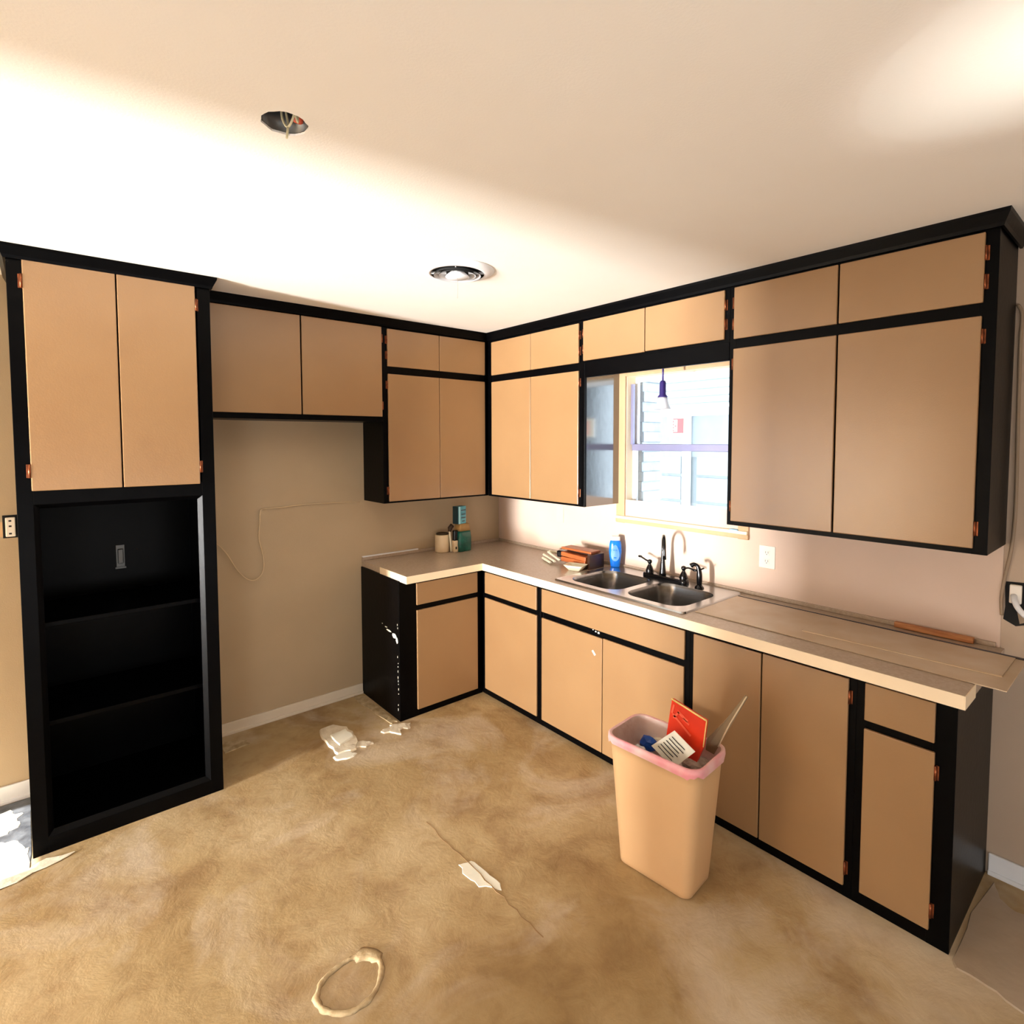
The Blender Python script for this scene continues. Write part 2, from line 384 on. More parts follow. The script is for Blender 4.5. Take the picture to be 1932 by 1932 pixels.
sash(1.69, 2.125, .085, 'upper_sash', .012, .03, .022)
link('meeting_rail', box(BM(), .052, .1, WY0+.012, -1.3, 1.66, 1.702, .003), 'alum', wt)
link('sash_track', box(BM(), .04, .058, -1.318, -1.3, 1.70, 2.08), 'alum', wt)
link('window_latch', box(BM(), .03, .052, -1.98, -1.9, 1.25, 1.262, .003), 'white', wt)

# sign on the upper pane
sg = thing('window_sign', 'small white paper sign with a pink and red mark stuck on the upper window pane', 'sign', (.08, -1.605, 1.74))
link('paper', box(BM(), .079, .0815, -1.672, -1.545, 1.748, 1.876), 'paper', sg)
bm = BM(); box(bm, .0775, .079, -1.66, -1.618, 1.768, 1.855); box(bm, .0775, .079, -1.618, -1.588, 1.848, 1.855); box(bm, .0775, .079, -1.618, -1.588, 1.768, 1.775)
for k in range(4): box(bm, .0775, .079, -1.592, -1.586, 1.778+.018*k, 1.788+.018*k)
box(bm, .0775, .079, -1.61, -1.6, 1.806, 1.814)
link('printed_mark', bm, 'signpink', sg)

# blue-white tag and brown scrap on the sill
tag(link('sill_card', box(BM(), -.03, .01, -2.065, -2.02, 1.2465, 1.25), 'soaplabel'), 'pale blue card lying at the right end of the window sill', 'card')

# ================================================================== cabinets
# a cabinet is described on its face plane: axis 'A' = back wall (u = x, faces -y), 'B' = window wall (u = y, faces -x)
def fbox(bm, ax, u0, u1, d0, d1, z0, z1, bev=0):
    """d = distance in front of the wall"""
    if ax == 'A': return box(bm, u0, u1, -d1, -d0, z0, z1, bev)
    return box(bm, -d1, -d0, u0, u1, z0, z1, bev)
def cabinet(name, label, cat, ax, u0, u1, dep, z0, z1, doors=(), drawers=(), rails=(), stiles=(), sidemat='black', hinge=True, frame_u=None, open_top=False, group=None, framed=None):
    fu0, fu1 = frame_u or (u0, u1)
    loc = ((u0+u1)/2, -dep/2, z0) if ax == 'A' else (-dep/2, (u0+u1)/2, z0)
    t = thing(name, label, cat, loc, group)
    bm = BM(); fd = dep-.005; b0 = .003; e = .0015
    th = .018
    fbox(bm, ax, u0+e, u0+th, b0, fd-.019, z0, z1); fbox(bm, ax, u1-th, u1-e, b0, fd-.019, z0, z1)
    fbox(bm, ax, u0+th, u1-th, b0, b0+.006, z0, z1); fbox(bm, ax, u0+th, u1-th, b0+.006, fd-.019, z0, z0+th)
    if not open_top: fbox(bm, ax, u0+th, u1-th, b0+.006, fd-.019, z1-th, z1)
    link('body', bm, sidemat, t)
    bm = BM()
    for s in stiles: fbox(bm, ax, s[0], s[1], fd-.019, fd, z0, z1, .0015)
    ss = sorted(stiles)
    for r in rails:
        for i in range(len(ss)-1): fbox(bm, ax, ss[i][1]-.001, ss[i+1][0]+.001, fd-.019, fd-.0005, r[0], r[1], .0015)
    link('face_frame', bm, 'black', t)
    for i, d in enumerate(doors):
        a0, a1, c0, c1, side = d
        dr = link('door', fbox(BM(), ax, a0, a1, fd, fd+.012, c0, c1, .003), 'tan', t)
        if side and hinge:
            for hz in (c0+.045, c1-.095):
                bm = BM(); uu = a0 if side == 'lo' else a1; s = -1 if side == 'lo' else 1
                fbox(bm, ax, uu, uu+s*.012, fd, fd+.003, hz, hz+.05, .001)
                p0 = (uu+s*.003, -(fd+.008), hz) if ax == 'A' else (-(fd+.008), uu+s*.003, hz)
                tube(bm, [p0, (p0[0], p0[1], hz+.05)], .0042, 8)
                h = link('hinge', bm, 'copper', dr)
    for d in drawers:
        link('drawer_front', fbox(BM(), ax, d[0], d[1], fd, fd+.012, d[2], d[3], .003), 'tan', t)
    return t

RZ = (2.148, 2.195)
cabinet('wall_cabinet', 'short wall cabinet with two square tan doors above the empty refrigerator alcove', 'cabinet', 'A', -2.18, -1.1685, DuA, 1.845, H-.002,
        doors=((-2.144, -1.68, 1.876, 2.436, None), (-1.672, -1.176, 1.876, 2.436, 'hi')), rails=((1.845, 1.885), (2.43, H-.002)), stiles=((-2.18, -2.14), (-1.18, -1.1685)))
cabinet('wall_cabinet', 'corner wall cabinet on the back wall with four tan doors, its left door shining', 'cabinet', 'A', -1.1685, -.36, DuA, 1.323, H-.002,
        doors=((-1.135, -.755, 1.335, 2.148, 'lo'), (-.751, -.368, 1.335, 2.148, None), (-1.137, -.755, 2.195, 2.431, 'lo'), (-.751, -.367, 2.195, 2.431, None)),
        rails=((1.323, 1.345), RZ, (2.425, H-.002)), stiles=((-1.1685, -1.128), (-.375, -.33)))
cabinet('wall_cabinet', 'wall cabinet with four narrow tan doors between the corner and the window', 'cabinet', 'B', -1.252, -.303, Du, 1.322, H-.002,
        doors=((-.775, -.356, 1.336, 2.143, None), (-1.21, -.779, 1.336, 2.143, 'lo'), (-.775, -.355, 2.19, 2.425, None), (-1.21, -.779, 2.19, 2.425, 'lo')),
        rails=((1.322, 1.345), (2.143, 2.192), (2.42, H-.002)), stiles=((-1.252, -1.203), (-.36, -.303)), sidemat='blackgloss')
t = cabinet('wall_cabinet', 'shallow wall cabinet with two small tan doors and a black valance over the window', 'cabinet', 'B', -2.176, -1.252, Du, 2.185, H-.002,
        doors=((-1.692, -1.247, 2.197, 2.43, 'hi'), (-2.152, -1.697, 2.2, 2.43, 'lo')), rails=((2.185, 2.2), (2.425, H-.002)), stiles=((-2.176, -2.145), (-1.252, -1.2505)))
link('valance', box(BM(), -Du+.006, -Du+.024, -2.174, -1.254, 2.10, 2.187, .002), 'black', t)
cabinet('wall_cabinet', 'large wall cabinet with four wide tan doors right of the window', 'cabinet', 'B', -3.147, -2.176, Du, 1.322, H-.002,
        doors=((-2.645, -2.2, 1.343, 2.15, 'hi'), (-3.108, -2.652, 1.343, 2.15, 'lo'), (-2.645, -2.2, 2.195, 2.432, 'hi'), (-3.11, -2.652, 2.195, 2.432, 'lo')),
        rails=((1.322, 1.35), (2.148, 2.197), (2.425, H-.002)), stiles=((-3.147, -3.1), (-2.208, -2.176)))
# base cabinets
TR = (.838, .873)
cabinet('base_cabinet', 'base cabinet with one drawer, one door and a chipped black end panel beside alcove', 'cabinet', 'A', -1.199, -.572, DbA, 0, .873,
        doors=((-1.081, -.617, .044, .674, None),), drawers=((-1.082, -.617, .706, .843),), rails=((0, .05), (.668, .712), TR), stiles=((-1.199, -1.07), (-.625, -.572)), open_top=True)
cabinet('base_cabinet', 'narrow base cabinet with one drawer over one door in the inner corner', 'cabinet', 'B', -1.112, -.003, Db, 0, .873,
        doors=((-1.09, -.57, .044, .669, None),), drawers=((-1.088, -.571, .7, .842),), rails=((0, .05), (.665, .705), TR), stiles=((-1.112, -1.08), (-.58, -.53)), open_top=True)
sk = cabinet('base_cabinet', 'sink base cabinet with a long false drawer front over two bright tan doors', 'cabinet', 'B', -2.133, -1.112, Db, 0, .873,
        doors=((-1.609, -1.134, .042, .667, None), (-2.108, -1.614, .042, .67, None)), drawers=((-2.11, -1.133, .703, .841),), rails=((0, .05), (.662, .708), TR), stiles=((-2.133, -2.1), (-1.14, -1.112)), open_top=True)
cabinet('base_cabinet', 'base cabinet with two full height tan doors behind the wastebasket', 'cabinet', 'B', -2.83, -2.133, Db, 0, .873,
        doors=((-2.473, -2.157, .046, .84, None), (-2.805, -2.479, .046, .842, 'lo')), rails=((0, .052), TR), stiles=((-2.83, -2.798), (-2.165, -2.133)), open_top=True)
cabinet('base_cabinet', 'end base cabinet with a small drawer over a narrow door under the counter overhang', 'cabinet', 'B', -3.128, -2.83, Db, 0, .873,
        doors=((-3.072, -2.859, .054, .676, 'lo'),), drawers=((-3.07, -2.859, .707, .845),), rails=((0, .06), (.67, .712), TR), stiles=((-3.128, -3.062), (-2.866, -2.83)), open_top=True)

# chipped paint on the end panel
P = [o for o in bpy.data.objects if o.get('label', '').startswith('base cabinet with one drawer, one door')][0]
rnd = random.Random(11)
def blob(y, z, w, h, x=-1.2005):
    bm = BM(); k = 7; Q = []
    for i in range(k):
        a = 2*math.pi*i/k; Q.append((x, y+w*math.cos(a)*rnd.uniform(.6, 1.1), z+h*math.sin(a)*rnd.uniform(.6, 1.1)))
    quadslab(bm, Q, .0012); link('paint_chip', bm, 'paper', P)
blob(-.47, .52, .035, .018); blob(-.40, .535, .04, .007); blob(-.5, .50, .014, .022); blob(-.36, .55, .02, .004); blob(-.31, .56, .008, .004)
for z in (.58, .6, .4, .36, .34, .31, .27, .25, .23, .2, .17, .1, .07): blob(-.513+rnd.uniform(-.006, .006), z, .0025, rnd.uniform(.003, .011))
# white flecks on the rail over the sink doors and a pale scuff
for y, z, r in ((-1.555, .69, .006), (-1.575, .688, .008), (-1.535, .695, .004)):
    link('paint_fleck', tbox(BM(), (.003, r*1.5, r*1.2), Matrix.Translation((-Db+.005, y, z))), 'paper', sk)
link('paint_fleck', tbox(BM(), (.002, .03, .012), Matrix.Translation((-Db-.0075, -1.552, .575)) @ Matrix.Rotation(.8, 4, 'X')), 'paper', sk)

# ---- tall pantry
pt = thing('pantry_cabinet', 'tall black pantry cabinet with two tan upper doors over open black shelves', 'cabinet', (-2.545, -.28, 0))
PX0, PX1, PD = -2.905, -2.19, .56
bm = BM(); th = .018
box(bm, PX0, PX0+th, -PD+.019, -.003, 0, H-.002); box(bm, PX1-th, PX1, -PD+.019, -.003, 0, H-.002)
box(bm, PX0+th, PX1-th, -.012, -.003, 0, H-.002); box(bm, PX0+th, PX1-th, -PD+.019, -.012, .0, .06); box(bm, PX0+th, PX1-th, -PD+.019, -.012, 1.5, 1.518)
box(bm, PX0+th, PX1-th, -PD+.019, -.012, H-.02, H-.002)
link('body', bm, 'black', pt)
bm = BM(); box(bm, PX0, -2.853, -PD, -PD+.019, 0, H-.002, .0015); box(bm, -2.245, PX1, -PD, -PD+.019, 0, H-.002, .0015)
for z0, z1 in ((0, .068), (1.465, 1.53), (2.45, H-.002)): box(bm, -2.854, -2.244, -PD, -PD+.0185, z0, z1, .0015)
link('face_frame', bm, 'black', pt)
# bevelled inner moulding round the open bay
def molding(x0, x1, z0, z1, y, wdt, d):
    bm = BM(); o = [(x0, z0), (x1, z0), (x1, z1), (x0, z1)]; i = [(x0+wdt, z0+wdt), (x1-wdt, z0+wdt), (x1-wdt, z1-wdt), (x0+wdt, z1-wdt)]
    for k in range(4):
        a, b, c, e = o[k], o[(k+1) % 4], i[(k+1) % 4], i[k]
        vs = [bm.verts.new(p) for p in ((a[0], y, a[1]), (b[0], y, b[1]), (c[0], y+d, c[1]), (e[0], y+d, e[1]))]; bm.faces.new(vs)
        vs2 = [bm.verts.new(p) for p in ((a[0], y+.012, a[1]), (b[0], y+.012, b[1]), (c[0], y+d+.012, c[1]), (e[0], y+d+.012, e[1]))]; bm.faces.new(vs2[::-1])
        bm.faces.new((vs[2], vs2[2], vs2[3], vs[3]))
    return bm
bmo = molding(-2.853, -2.245, .068, 1.465, -PD+.002, .018, .02)
link('bay_molding', bmo, 'black', pt)
bm = BM(); quadslab(bm, [(-2.262, -PD+.0215, .09), (-2.262, -PD+.0215, 1.447), (-2.246, -PD+.0035, 1.447), (-2.246, -PD+.0035, .09)], .002)
bmesh.ops.recalc_face_normals(bm, faces=bm.faces[:]); link('glossy_stop', bm, 'blackgloss', pt)
for z in (.5, .93): link('shelf', box(BM(), PX0+th, PX1-th, -PD+.1, -.012, z, z+.02, .002), 'black', pt)
for a0, a1, s in ((-2.857, -2.556, 'lo'), (-2.551, -2.254, 'hi')):
    dr = link('door', box(BM(), a0, a1, -PD-.012, -PD, 1.522, 2.456, .003), 'tan', pt)
    for hz in (1.575, 2.33):
        uu = a0 if s == 'lo' else a1; q = -1 if s == 'lo' else 1; bm = BM()
        box(bm, uu, uu+q*.014, -PD-.003, -PD, hz, hz+.055, .001); tube(bm, [(uu+q*.004, -PD-.009, hz), (uu+q*.004, -PD-.009, hz+.055)], .005, 8)
        link('hinge', bm, 'copper', dr)
# dull metal outlet strap at the back of the pantry bay
op = thing('pantry_outlet', 'dull grey bare outlet on the back of the open pantry bay', 'outlet', (-2.527, -.02, 1.065))
link('strap', box(BM(), -2.545, -2.508, -.0185, -.0135, 1.068, 1.185, .001), 'galv', op)
bm = BM(); box(bm, -2.538, -2.515, -.034, -.0185, 1.09, 1.165, .003); box(bm, -2.55, -2.503, -.022, -.0185, 1.062, 1.072, .001); link('receptacle', bm, 'galv', op)

# ================================================================== countertop
def slab_cells(xs, ys, inside, z0, z1):
    bm = BM(); vd = {}
    def V(i, j, z):
        k = (i, j, z)
        if k not in vd: vd[k] = bm.verts.new((xs[i], ys[j], z))
        return vd[k]
    def ins(i, j): return 0 <= i < len(xs)-1 and 0 <= j < len(ys)-1 and inside((xs[i]+xs[i+1])/2, (ys[j]+ys[j+1])/2)
    for i in range(len(xs)-1):
        for j in range(len(ys)-1):
            if not ins(i, j): continue
            bm.faces.new((V(i, j, z1), V(i+1, j, z1), V(i+1, j+1, z1), V(i, j+1, z1)))
            bm.faces.new((V(i, j, z0), V(i, j+1, z0), V(i+1, j+1, z0), V(i+1, j, z0)))
            for di, dj, a, b in ((-1, 0, (i, j+1), (i, j)), (1, 0, (i+1, j), (i+1, j+1)), (0, -1, (i, j), (i+1, j)), (0, 1, (i+1, j+1), (i, j+1))):
                if not ins(i+di, j+dj): bm.faces.new((V(*a, z0), V(*b, z0), V(*b, z1), V(*a, z1)))
    return bm
CT = .914
SX0, SX1, SY0, SY1 = -.555, -.045, -2.075, -1.255
ct = thing('countertop', 'L-shaped beige laminate countertop with a cream front edge running under the window', 'countertop', (-.5, -1.5, .875))
inside = lambda x, y: ((y > -DcA and x > -1.19) or x > -Dc) and not (SX0 < x < SX1 and SY0 < y < SY1)
link('worktop', slab_cells([-1.19, -Dc, SX0, SX1, -.001], [-3.155, SY0, SY1, -DcA, -.001], inside, .8745, CT), 'counter', ct)
bm = BM(); e = .003; zb, zt = .869, CT+.0005
box(bm, -1.193, -Dc, -DcA-e, -DcA, zb, zt, .001); box(bm, -Dc-e, -Dc, -3.155, -DcA-e, zb, zt, .001)
box(bm, -Dc-e, -.49, -3.155-e, -3.155, zb, zt, .001); box(bm, -1.193, -1.19, -DcA, -.27, zb, zt, .001)
link('edge_band', bm, 'band', ct)
bm = BM(); box(bm, -1.19, -.002, -.014, -.001, CT, .935, .002); box(bm, -.014, -.001, -3.13, -.014, CT, .933, .002)
link('backsplash_lip', bm, 'counter', ct)
link('caulk_strip', box(BM(), -1.19, -.76, -.017, -.001, .9352, .944, .002), 'white', ct)

# ---- sink
sn = thing('kitchen_sink', 'stainless steel double bowl drop-in sink below the window', 'sink', (-.3, -1.66, CT))
def bowl_outline(x0, x1, y0, y1, r): return rrect((x0+x1)/2, (y0+y1)/2, (x1-x0)/2, (y1-y0)/2, r, 0, 8)
BL = bowl_outline(-.525, -.155, -1.645, -1.285, .09); BR = bowl_outline(-.525, -.155, -2.045, -1.69, .09)
def deck():
    bm = BM(); z1 = CT+.008; outer = rrect(-.3, -1.665, .268, .43, .02, 0, 4)
    from mathutils.geometry import tessellate_polygon
    loops = [[Vector((p[0], p[1], 0)) for p in L] for L in (outer, BL[::-1], BR[::-1])]
    flat = [p for L in loops for p in L]; vs = [bm.verts.new((p.x, p.y, z1)) for p in flat]
    for tri in tessellate_polygon(loops): bm.faces.new([vs[i] for i in tri])
    n = len(outer); low = [bm.verts.new((p[0]+(p[0]+.3)*.02, p[1]+(p[1]+1.665)*.012, CT+.0005)) for p in outer]
    for k in range(n): bm.faces.new((vs[k], vs[(k+1) % n], low[(k+1) % n], low[k]))
    bmesh.ops.recalc_face_normals(bm, faces=bm.faces[:]); return bm
link('sink_deck', deck(), 'steelrim', sn)
for L, cx, cy in ((BL, -.34, -1.465), (BR, -.34, -1.8675)):
    bm = BM(); rings = []
    for s, z in ((1.0, CT+.008), (.985, CT+.003), (.965, CT-.01), (.93, CT-.09), (.88, CT-.15), (.78, CT-.172), (.5, CT-.178), (.12, CT-.182)):
        rings.append([(cx+(p[0]-cx)*s, cy+(p[1]-cy)*s, z) for p in L])
    loft(bm, rings, cap0=False, cap1=True)
    b = link('bowl', bm, 'steel', sn)
    link('drain', lathe(BM(), [(.045, 0), (.045, .004), (.03, .005), (.028, .002), (.002, .002)], (cx, cy, CT-.181), 24), 'steelrim', b)

# ---- faucet
fz = CT+.0085
fa = thing('kitchen_faucet', 'black gooseneck faucet with two lever handles behind the sink', 'faucet', (-.095, -1.665, fz))
bm = BM(); rings = []
for s, z in ((1, 0), (1, .008), (.9, .018), (.75, .022)): rings.append([(x, y, fz+z) for x, y in rrect(-.1, -1.67, .028*s, .15*(1-.12*(1-s)), .026*s, 0, 6)])
link('base_plate', loft(bm, rings), 'bronze', fa)
dx, dy = -.78, -.62; L = (dx*dx+dy*dy)**.5; dx /= L; dy /= L
bx, by = -.098, -1.65
pts = [(0, 0), (0, .02), (0, .06), (0, .11), (0, .16)]
arc = [(.065-.065*math.cos(a), .175+.07*math.sin(a)) for a in [math.pi*k/12 for k in range(13)]]
prof = pts+arc+[(.13, .15), (.13, .125)]
path = [(bx+dx*r, by+dy*r, fz+.015+z) for r, z in prof]
rad = [.021, .019, .015, .011, .009]+[.0085]*13+[.0095, .0115]
link('spout', tube(BM(), path, .01, 14, rad), 'bronze', fa)
for hy, sgn in ((-1.56, 1), (-1.79, -1)):
    bm = BM(); lathe(bm, [(.026, 0), (.026, .006), (.022, .01), (.024, .02), (.017, .042), (.009, .056), (.008, .062), (.013, .068), (.0145, .075), (.012, .083), (.004, .087)], (-.1, hy, fz+.012), 20)
    h = link('handle', bm, 'bronze', fa)
    y = hy; tube_pts = [(-.1, y+sgn*.01, fz+.087), (-.1, y+sgn*.03, fz+.088+.004), (-.1, y+sgn*.05, fz+.1 if sgn > 0 else fz+.09), (-.1, y+sgn*.07, fz+.106 if sgn > 0 else fz+.086)]
    link('lever', tube(BM(), smooth_path(tube_pts, 4), .005, 10, None), 'bronze', h)
    bm = BM(); bmesh.ops.create_icosphere(bm, subdivisions=2, radius=.0105); bm.transform(Matrix.Translation(tube_pts[-1]) @ Matrix.Diagonal((.8, 1.5, .7, 1)))
    for f in bm.faces: f.smooth = True
    link('lever_tip', bm, 'bronze', h)
sp = thing('sink_sprayer', 'black side sprayer standing right of the faucet', 'sprayer', (-.125, -1.905, fz))
link('sprayer_base', lathe(BM(), [(.025, 0), (.024, .006), (.016, .014), (.014, .018)], (-.125, -1.905, fz), 20), 'bronze', sp)
P_ = smooth_path([(-.125, -1.905, fz+.015), (-.125, -1.905, fz+.05), (-.125, -1.903, fz+.09), (-.128, -1.895, fz+.118), (-.135, -1.878, fz+.128), (-.142, -1.862, fz+.118)], 4)
link('spray_wand', tube(BM(), P_, .012, 14, [.0125+.003*math.sin(i*.33) for i in range(len(P_))]), 'bronze', sp)
link('trigger', tbox(BM(), (.01, .022, .008), Matrix.Translation((-.125, -1.922, fz+.108)) @ Matrix.Rotation(-.5, 4, 'X'), .002), 'bronze', sp)

# ---- dish soap bottle
def slink(name, bm, m, parent):
    bm.transform(Matrix.Translation((-.07, -1.273, 0)) @ Matrix.Rotation(math.radians(38), 4, 'Z') @ Matrix.Translation((.07, 1.273, 0)))
    return link(name, bm, m, parent)
ds = thing('dish_soap_bottle', 'blue dish soap bottle with a white cap standing behind the sink', 'bottle', (-.055, -1.285, fz))
def ell(c, hx, hy, z, n=28): return [(c[0]+hx*math.cos(2*math.pi*k/n), c[1]+hy*math.sin(2*math.pi*k/n), z) for k in range(n)]
c = (-.07, -1.273); bm = BM(); z0 = fz
loft(bm, [ell(c, .016, .026, z0), ell(c, .018, .03, z0+.008), ell(c, .02, .034, z0+.05), ell(c, .021, .04, z0+.1), ell(c, .02, .038, z0+.14), ell(c, .017, .034, z0+.163), ell(c, .013, .028, z0+.17)])
slink('bottle_body', bm, 'soap', ds)
bm = BM(); loft(bm, [ell(c, .015, .03, z0+.17), ell(c, .015, .03, z0+.19), ell(c, .012, .026, z0+.196)]); slink('cap', bm, 'white', ds)
yaw = math.atan2(-.75, -1)
bm = BM(); n = 28; pts = []
for k in range(n):
    a = 2*math.pi*k/n; u = .026*math.cos(a)*(1-.22*math.sin(a)); v = .052*math.sin(a); yy = u*1.0
    xx = -.021*math.sqrt(max(0, 1-(yy/.04)**2))-.0012
    pts.append((c[0]+xx, c[1]+yy, z0+.092+v))
ctr = bm.verts.new((c[0]-.0225, c[1], z0+.092)); vs = [bm.verts.new(p) for p in pts]
for k in range(n): bm.faces.new((ctr, vs[k], vs[(k+1) % n]))
bmesh.ops.solidify(bm, geom=bm.faces[:], thickness=.0008)
lb = slink('label', bm, 'soaplabel', ds)
slink('label_print', box(BM(), c[0]-.0245, c[0]-.0225, c[1]-.012, c[1]+.012, z0+.108, z0+.114), 'soap', lb)
slink('label_print', box(BM(), c[0]-.0245, c[0]-.0225, c[1]-.008, c[1]+.008, z0+.06, z0+.066), 'soap', lb)

# ---- knife block lying by the corner
kb = thing('knife_block', 'toppled dark wooden knife block with orange-brown slats left of the sink', 'knife block', (-.17, -1.06, CT))
bm = BM(); quadslab(bm, [(-.235, -1.185, CT+.0), (-.10, -1.185, CT+.0), (-.10, -1.185, CT+.09), (-.235, -1.185, CT+.09)], .02)
o = link('end_panel', bm, 'darkwood', kb)
def kslab(name, a, b, thk, wid, m):
    a = Vector(a); b = Vector(b); d = b-a; L = d.length; q = d.to_track_quat('Y', 'Z').to_matrix().to_4x4(); mt = Matrix.Translation((a+b)/2) @ q
    return link(name, tbox(BM(), (wid, L, thk), mt, .004), m, kb)
kslab('lower_slat', (-.205, -.955, CT+.034), (-.205, -1.17, CT+.034), .03, .07, 'oak')
kslab('lower_slat', (-.2, -.95, CT+.067), (-.2, -1.17, CT+.06), .028, .07, 'oak')
kslab('core_block', (-.16, -.96, CT+.05), (-.14, -1.18, CT+.05), .075, .06, 'darkwood')
kslab('top_slat', (-.165, -.93, CT+.1), (-.15, -1.18, CT+.098), .014, .1, 'oak')
kslab('core_block', (-.155, -.98, CT+.088), (-.15, -1.15, CT+.082), .02, .06, 'darkwood')
# knives with ivory handles sticking out to the left
KN = [((-.12, -.715, .945), (-.12, -.83, .95)), ((-.155, -.74, .95), (-.255, -.962, .938)), ((-.2, -.743, .939), (-.284, -.95, .93)), ((-.245, -.782, .928), (-.305, -.93, .924))]
for i, (a, b) in enumerate(KN):
    lab = ['ivory knife handle furthest back, by the wall left of the knife block', 'upper ivory knife handle of the three fanned out left of the knife block', 'middle ivory knife handle of the three fanned out left of the knife block', 'lowest front ivory knife handle of the three fanned left of the knife block'][i]
    k = thing('knife', lab, 'knife', a, 'knives beside the knife block')
    a = Vector(a); b = Vector(b); d = (b-a).normalized()
    link('knife_handle', tube(BM(), [a, a+d*.008, a+d*.05, b-d*.04, b-d*.012], .007, 10, [.005, .0085, .009, .008, .007]), 'ivory', k)
    q = d.to_track_quat('Y', 'Z').to_matrix().to_4x4(); bm = BM(); tbox(bm, (.012, .02, .0015), Matrix.Translation(b-d*.004) @ q); link('blade', bm, 'steelrim', k)
bm = BM()
tbox(bm, (.06, .1, .045), Matrix.Translation((-.165, -.92, CT+.052)) @ Matrix.Rotation(.3, 4, 'Z'), .01)
link('slot_head', bm, 'bronze', kb)
# small ivory dish
bm = BM(); rr = []
for s, z in ((.55, 0), (.58, .002), (1, .034), (.94, .034), (.5, .006)): rr.append([(x, y, CT+.001+z) for x, y in rrect(-.3, -1.145, .048*s, .066*s, .008, .35, 3)])
tag(link('small_dish', loft(bm, rr, smooth=False), 'ivory'), 'small square ivory dish in front of the knife block', 'dish')

# ---- items on the corner counter
tn = thing('paint_tin', 'short cream tin with a dark lid, leftmost item in the counter corner', 'tin', (-.613, -.1, CT))
c3 = (-.608, -.098)
link('tin_body', lathe(BM(), [(.053, 0), (.054, .004), (.053, .122), (.05, .126)], (c3[0], c3[1], CT+.001), 32), 'tin', tn)
bm = BM(); lathe(bm, [(.046, .127), (.046, .135), (.042, .137), (.04, .132), (.002, .132)], (c3[0], c3[1], CT+.001), 32); link('lid', bm, 'tinlid', tn)
bt = thing('putty_knife', 'pale-handled brush with dark bristle top leaning beside the cream tin', 'brush', (-.585, -.14, CT))
bm = BM(); tube(bm, smooth_path([(-.575, -.165, CT+.006), (-.577, -.16, CT+.07), (-.583, -.155, CT+.155)], 4), .007, 10); link('grip', bm, 'ivory', bt)
bm = BM(); tube(bm, [(-.583, -.155, CT+.15), (-.575, -.15, CT+.175), (-.56, -.145, CT+.19), (-.545, -.145, CT+.18)], .012, 10, [.011, .018, .016, .01]); link('bristles', bm, 'brown', bt)
mk = thing('glue_bottle', 'small white and black bottle between the cream tin and the green canister', 'bottle', (-.548, -.172, CT))
box(bm := BM(), -.566, -.53, -.19, -.16, CT+.001, CT+.085, .004); link('bottle_body', bm, 'tin', mk)
box(bm := BM(), -.565, -.53, -.188, -.162, CT+.085, CT+.16, .006); link('black_top', bm, 'bronze', mk)
bm = BM(); tbox(bm, (.012, .001, .018), Matrix.Translation((-.549, -.1905, CT+.032)), 0); link('label_spot', bm, 'brown', mk)
gc = thing('foil_canister', 'crinkled dark green bag with a kraft top standing in the counter corner', 'bag', (-.48, -.17, CT))
bm = BM(); rr = []; rnd = random.Random(5); cg = (-.478, -.165)
for s, z in ((.95, 0), (1, .01), (1.03, .05), (1.02, .1), (.98, .13), (.93, .15)):
    rr.append([(x+rnd.uniform(-.003, .003), y+rnd.uniform(-.003, .003), CT+.001+z) for x, y in rrect(cg[0], cg[1], .056*s, .042*s, .018, .1, 5)])
link('bag_body', loft(bm, rr), 'green', gc)
bm = BM(); rr = []
for s, z in ((.93, .15), (.9, .175), (.82, .2), (.7, .203)): rr.append([(x, y, CT+.001+z) for x, y in rrect(cg[0], cg[1], .056*s, .042*s, .016, .1, 5)])
link('kraft_top', loft(bm, rr), 'kraft', gc)
tb = thing('teal_carton', 'teal carton with a pale stripe stacked on the dark green bag', 'box', (-.505, -.16, CT+.205))
m4 = Matrix.Translation((-.502, -.165, CT+.2045+.064)) @ Matrix.Rotation(.25, 4, 'Z')
link('carton', tbox(BM(), (.085, .055, .128), m4, .002), 'teal', tb)
link('pale_stripe', tbox(BM(), (.016, .001, .126), m4 @ Matrix.Translation((-.03, -.028, 0))), 'palecyan', tb)
link('dark_side', tbox(BM(), (.001, .053, .126), m4 @ Matrix.Translation((-.043, 0, 0))), 'tealdark', tb)
bm = BM()
for z, wd in ((.035, .05), (.005, .04), (-.02, .045), (-.045, .03)): tbox(bm, (wd, .001, .007), m4 @ Matrix.Translation((.012, -.028, z)))
link('printed_bands', bm, 'tealdark', tb)

# ---- loose sheets on the counter
ls = thing('laminate_sheet', 'long pale laminate sheet lying on the counter and overhanging its right end', 'sheet', (-.3, -2.67, CT))
link('panel', box(BM(), -.495, -.098, -3.236, -2.112, CT+.001, CT+.005, .0008), 'sheet', ls)
bm = BM(); rr = []
for y, hw in ((-2.115, .003), (-2.5, .006), (-2.8, .011), (-3.0, .015), (-3.236, .02)):
    rr.append([(-.0985-hw, y, CT+.005), (-.0985, y, CT+.005), (-.0985, y, CT+.0075), (-.0985-hw, y, CT+.0075)])
link('rear_gap_shade', loft(bm, rr, smooth=False), 'darkviolet', ls)  # dark strip painted in for the shaded gap behind the sheet
bm = BM(); quadslab(bm, [(-.398, -2.56, CT+.0055), (-.366, -3.205, CT+.0055), (-.125, -3.205, CT+.0055), (-.125, -2.56, CT+.0055)], .004)
bmesh.ops.recalc_face_normals(bm, faces=bm.faces[:])
o = thing('laminate_strip', 'narrower laminate sheet with a bright front edge lying on top of the long sheet', 'sheet', (-.25, -2.9, CT+.0055))
link('panel', bm, 'sheet', o)
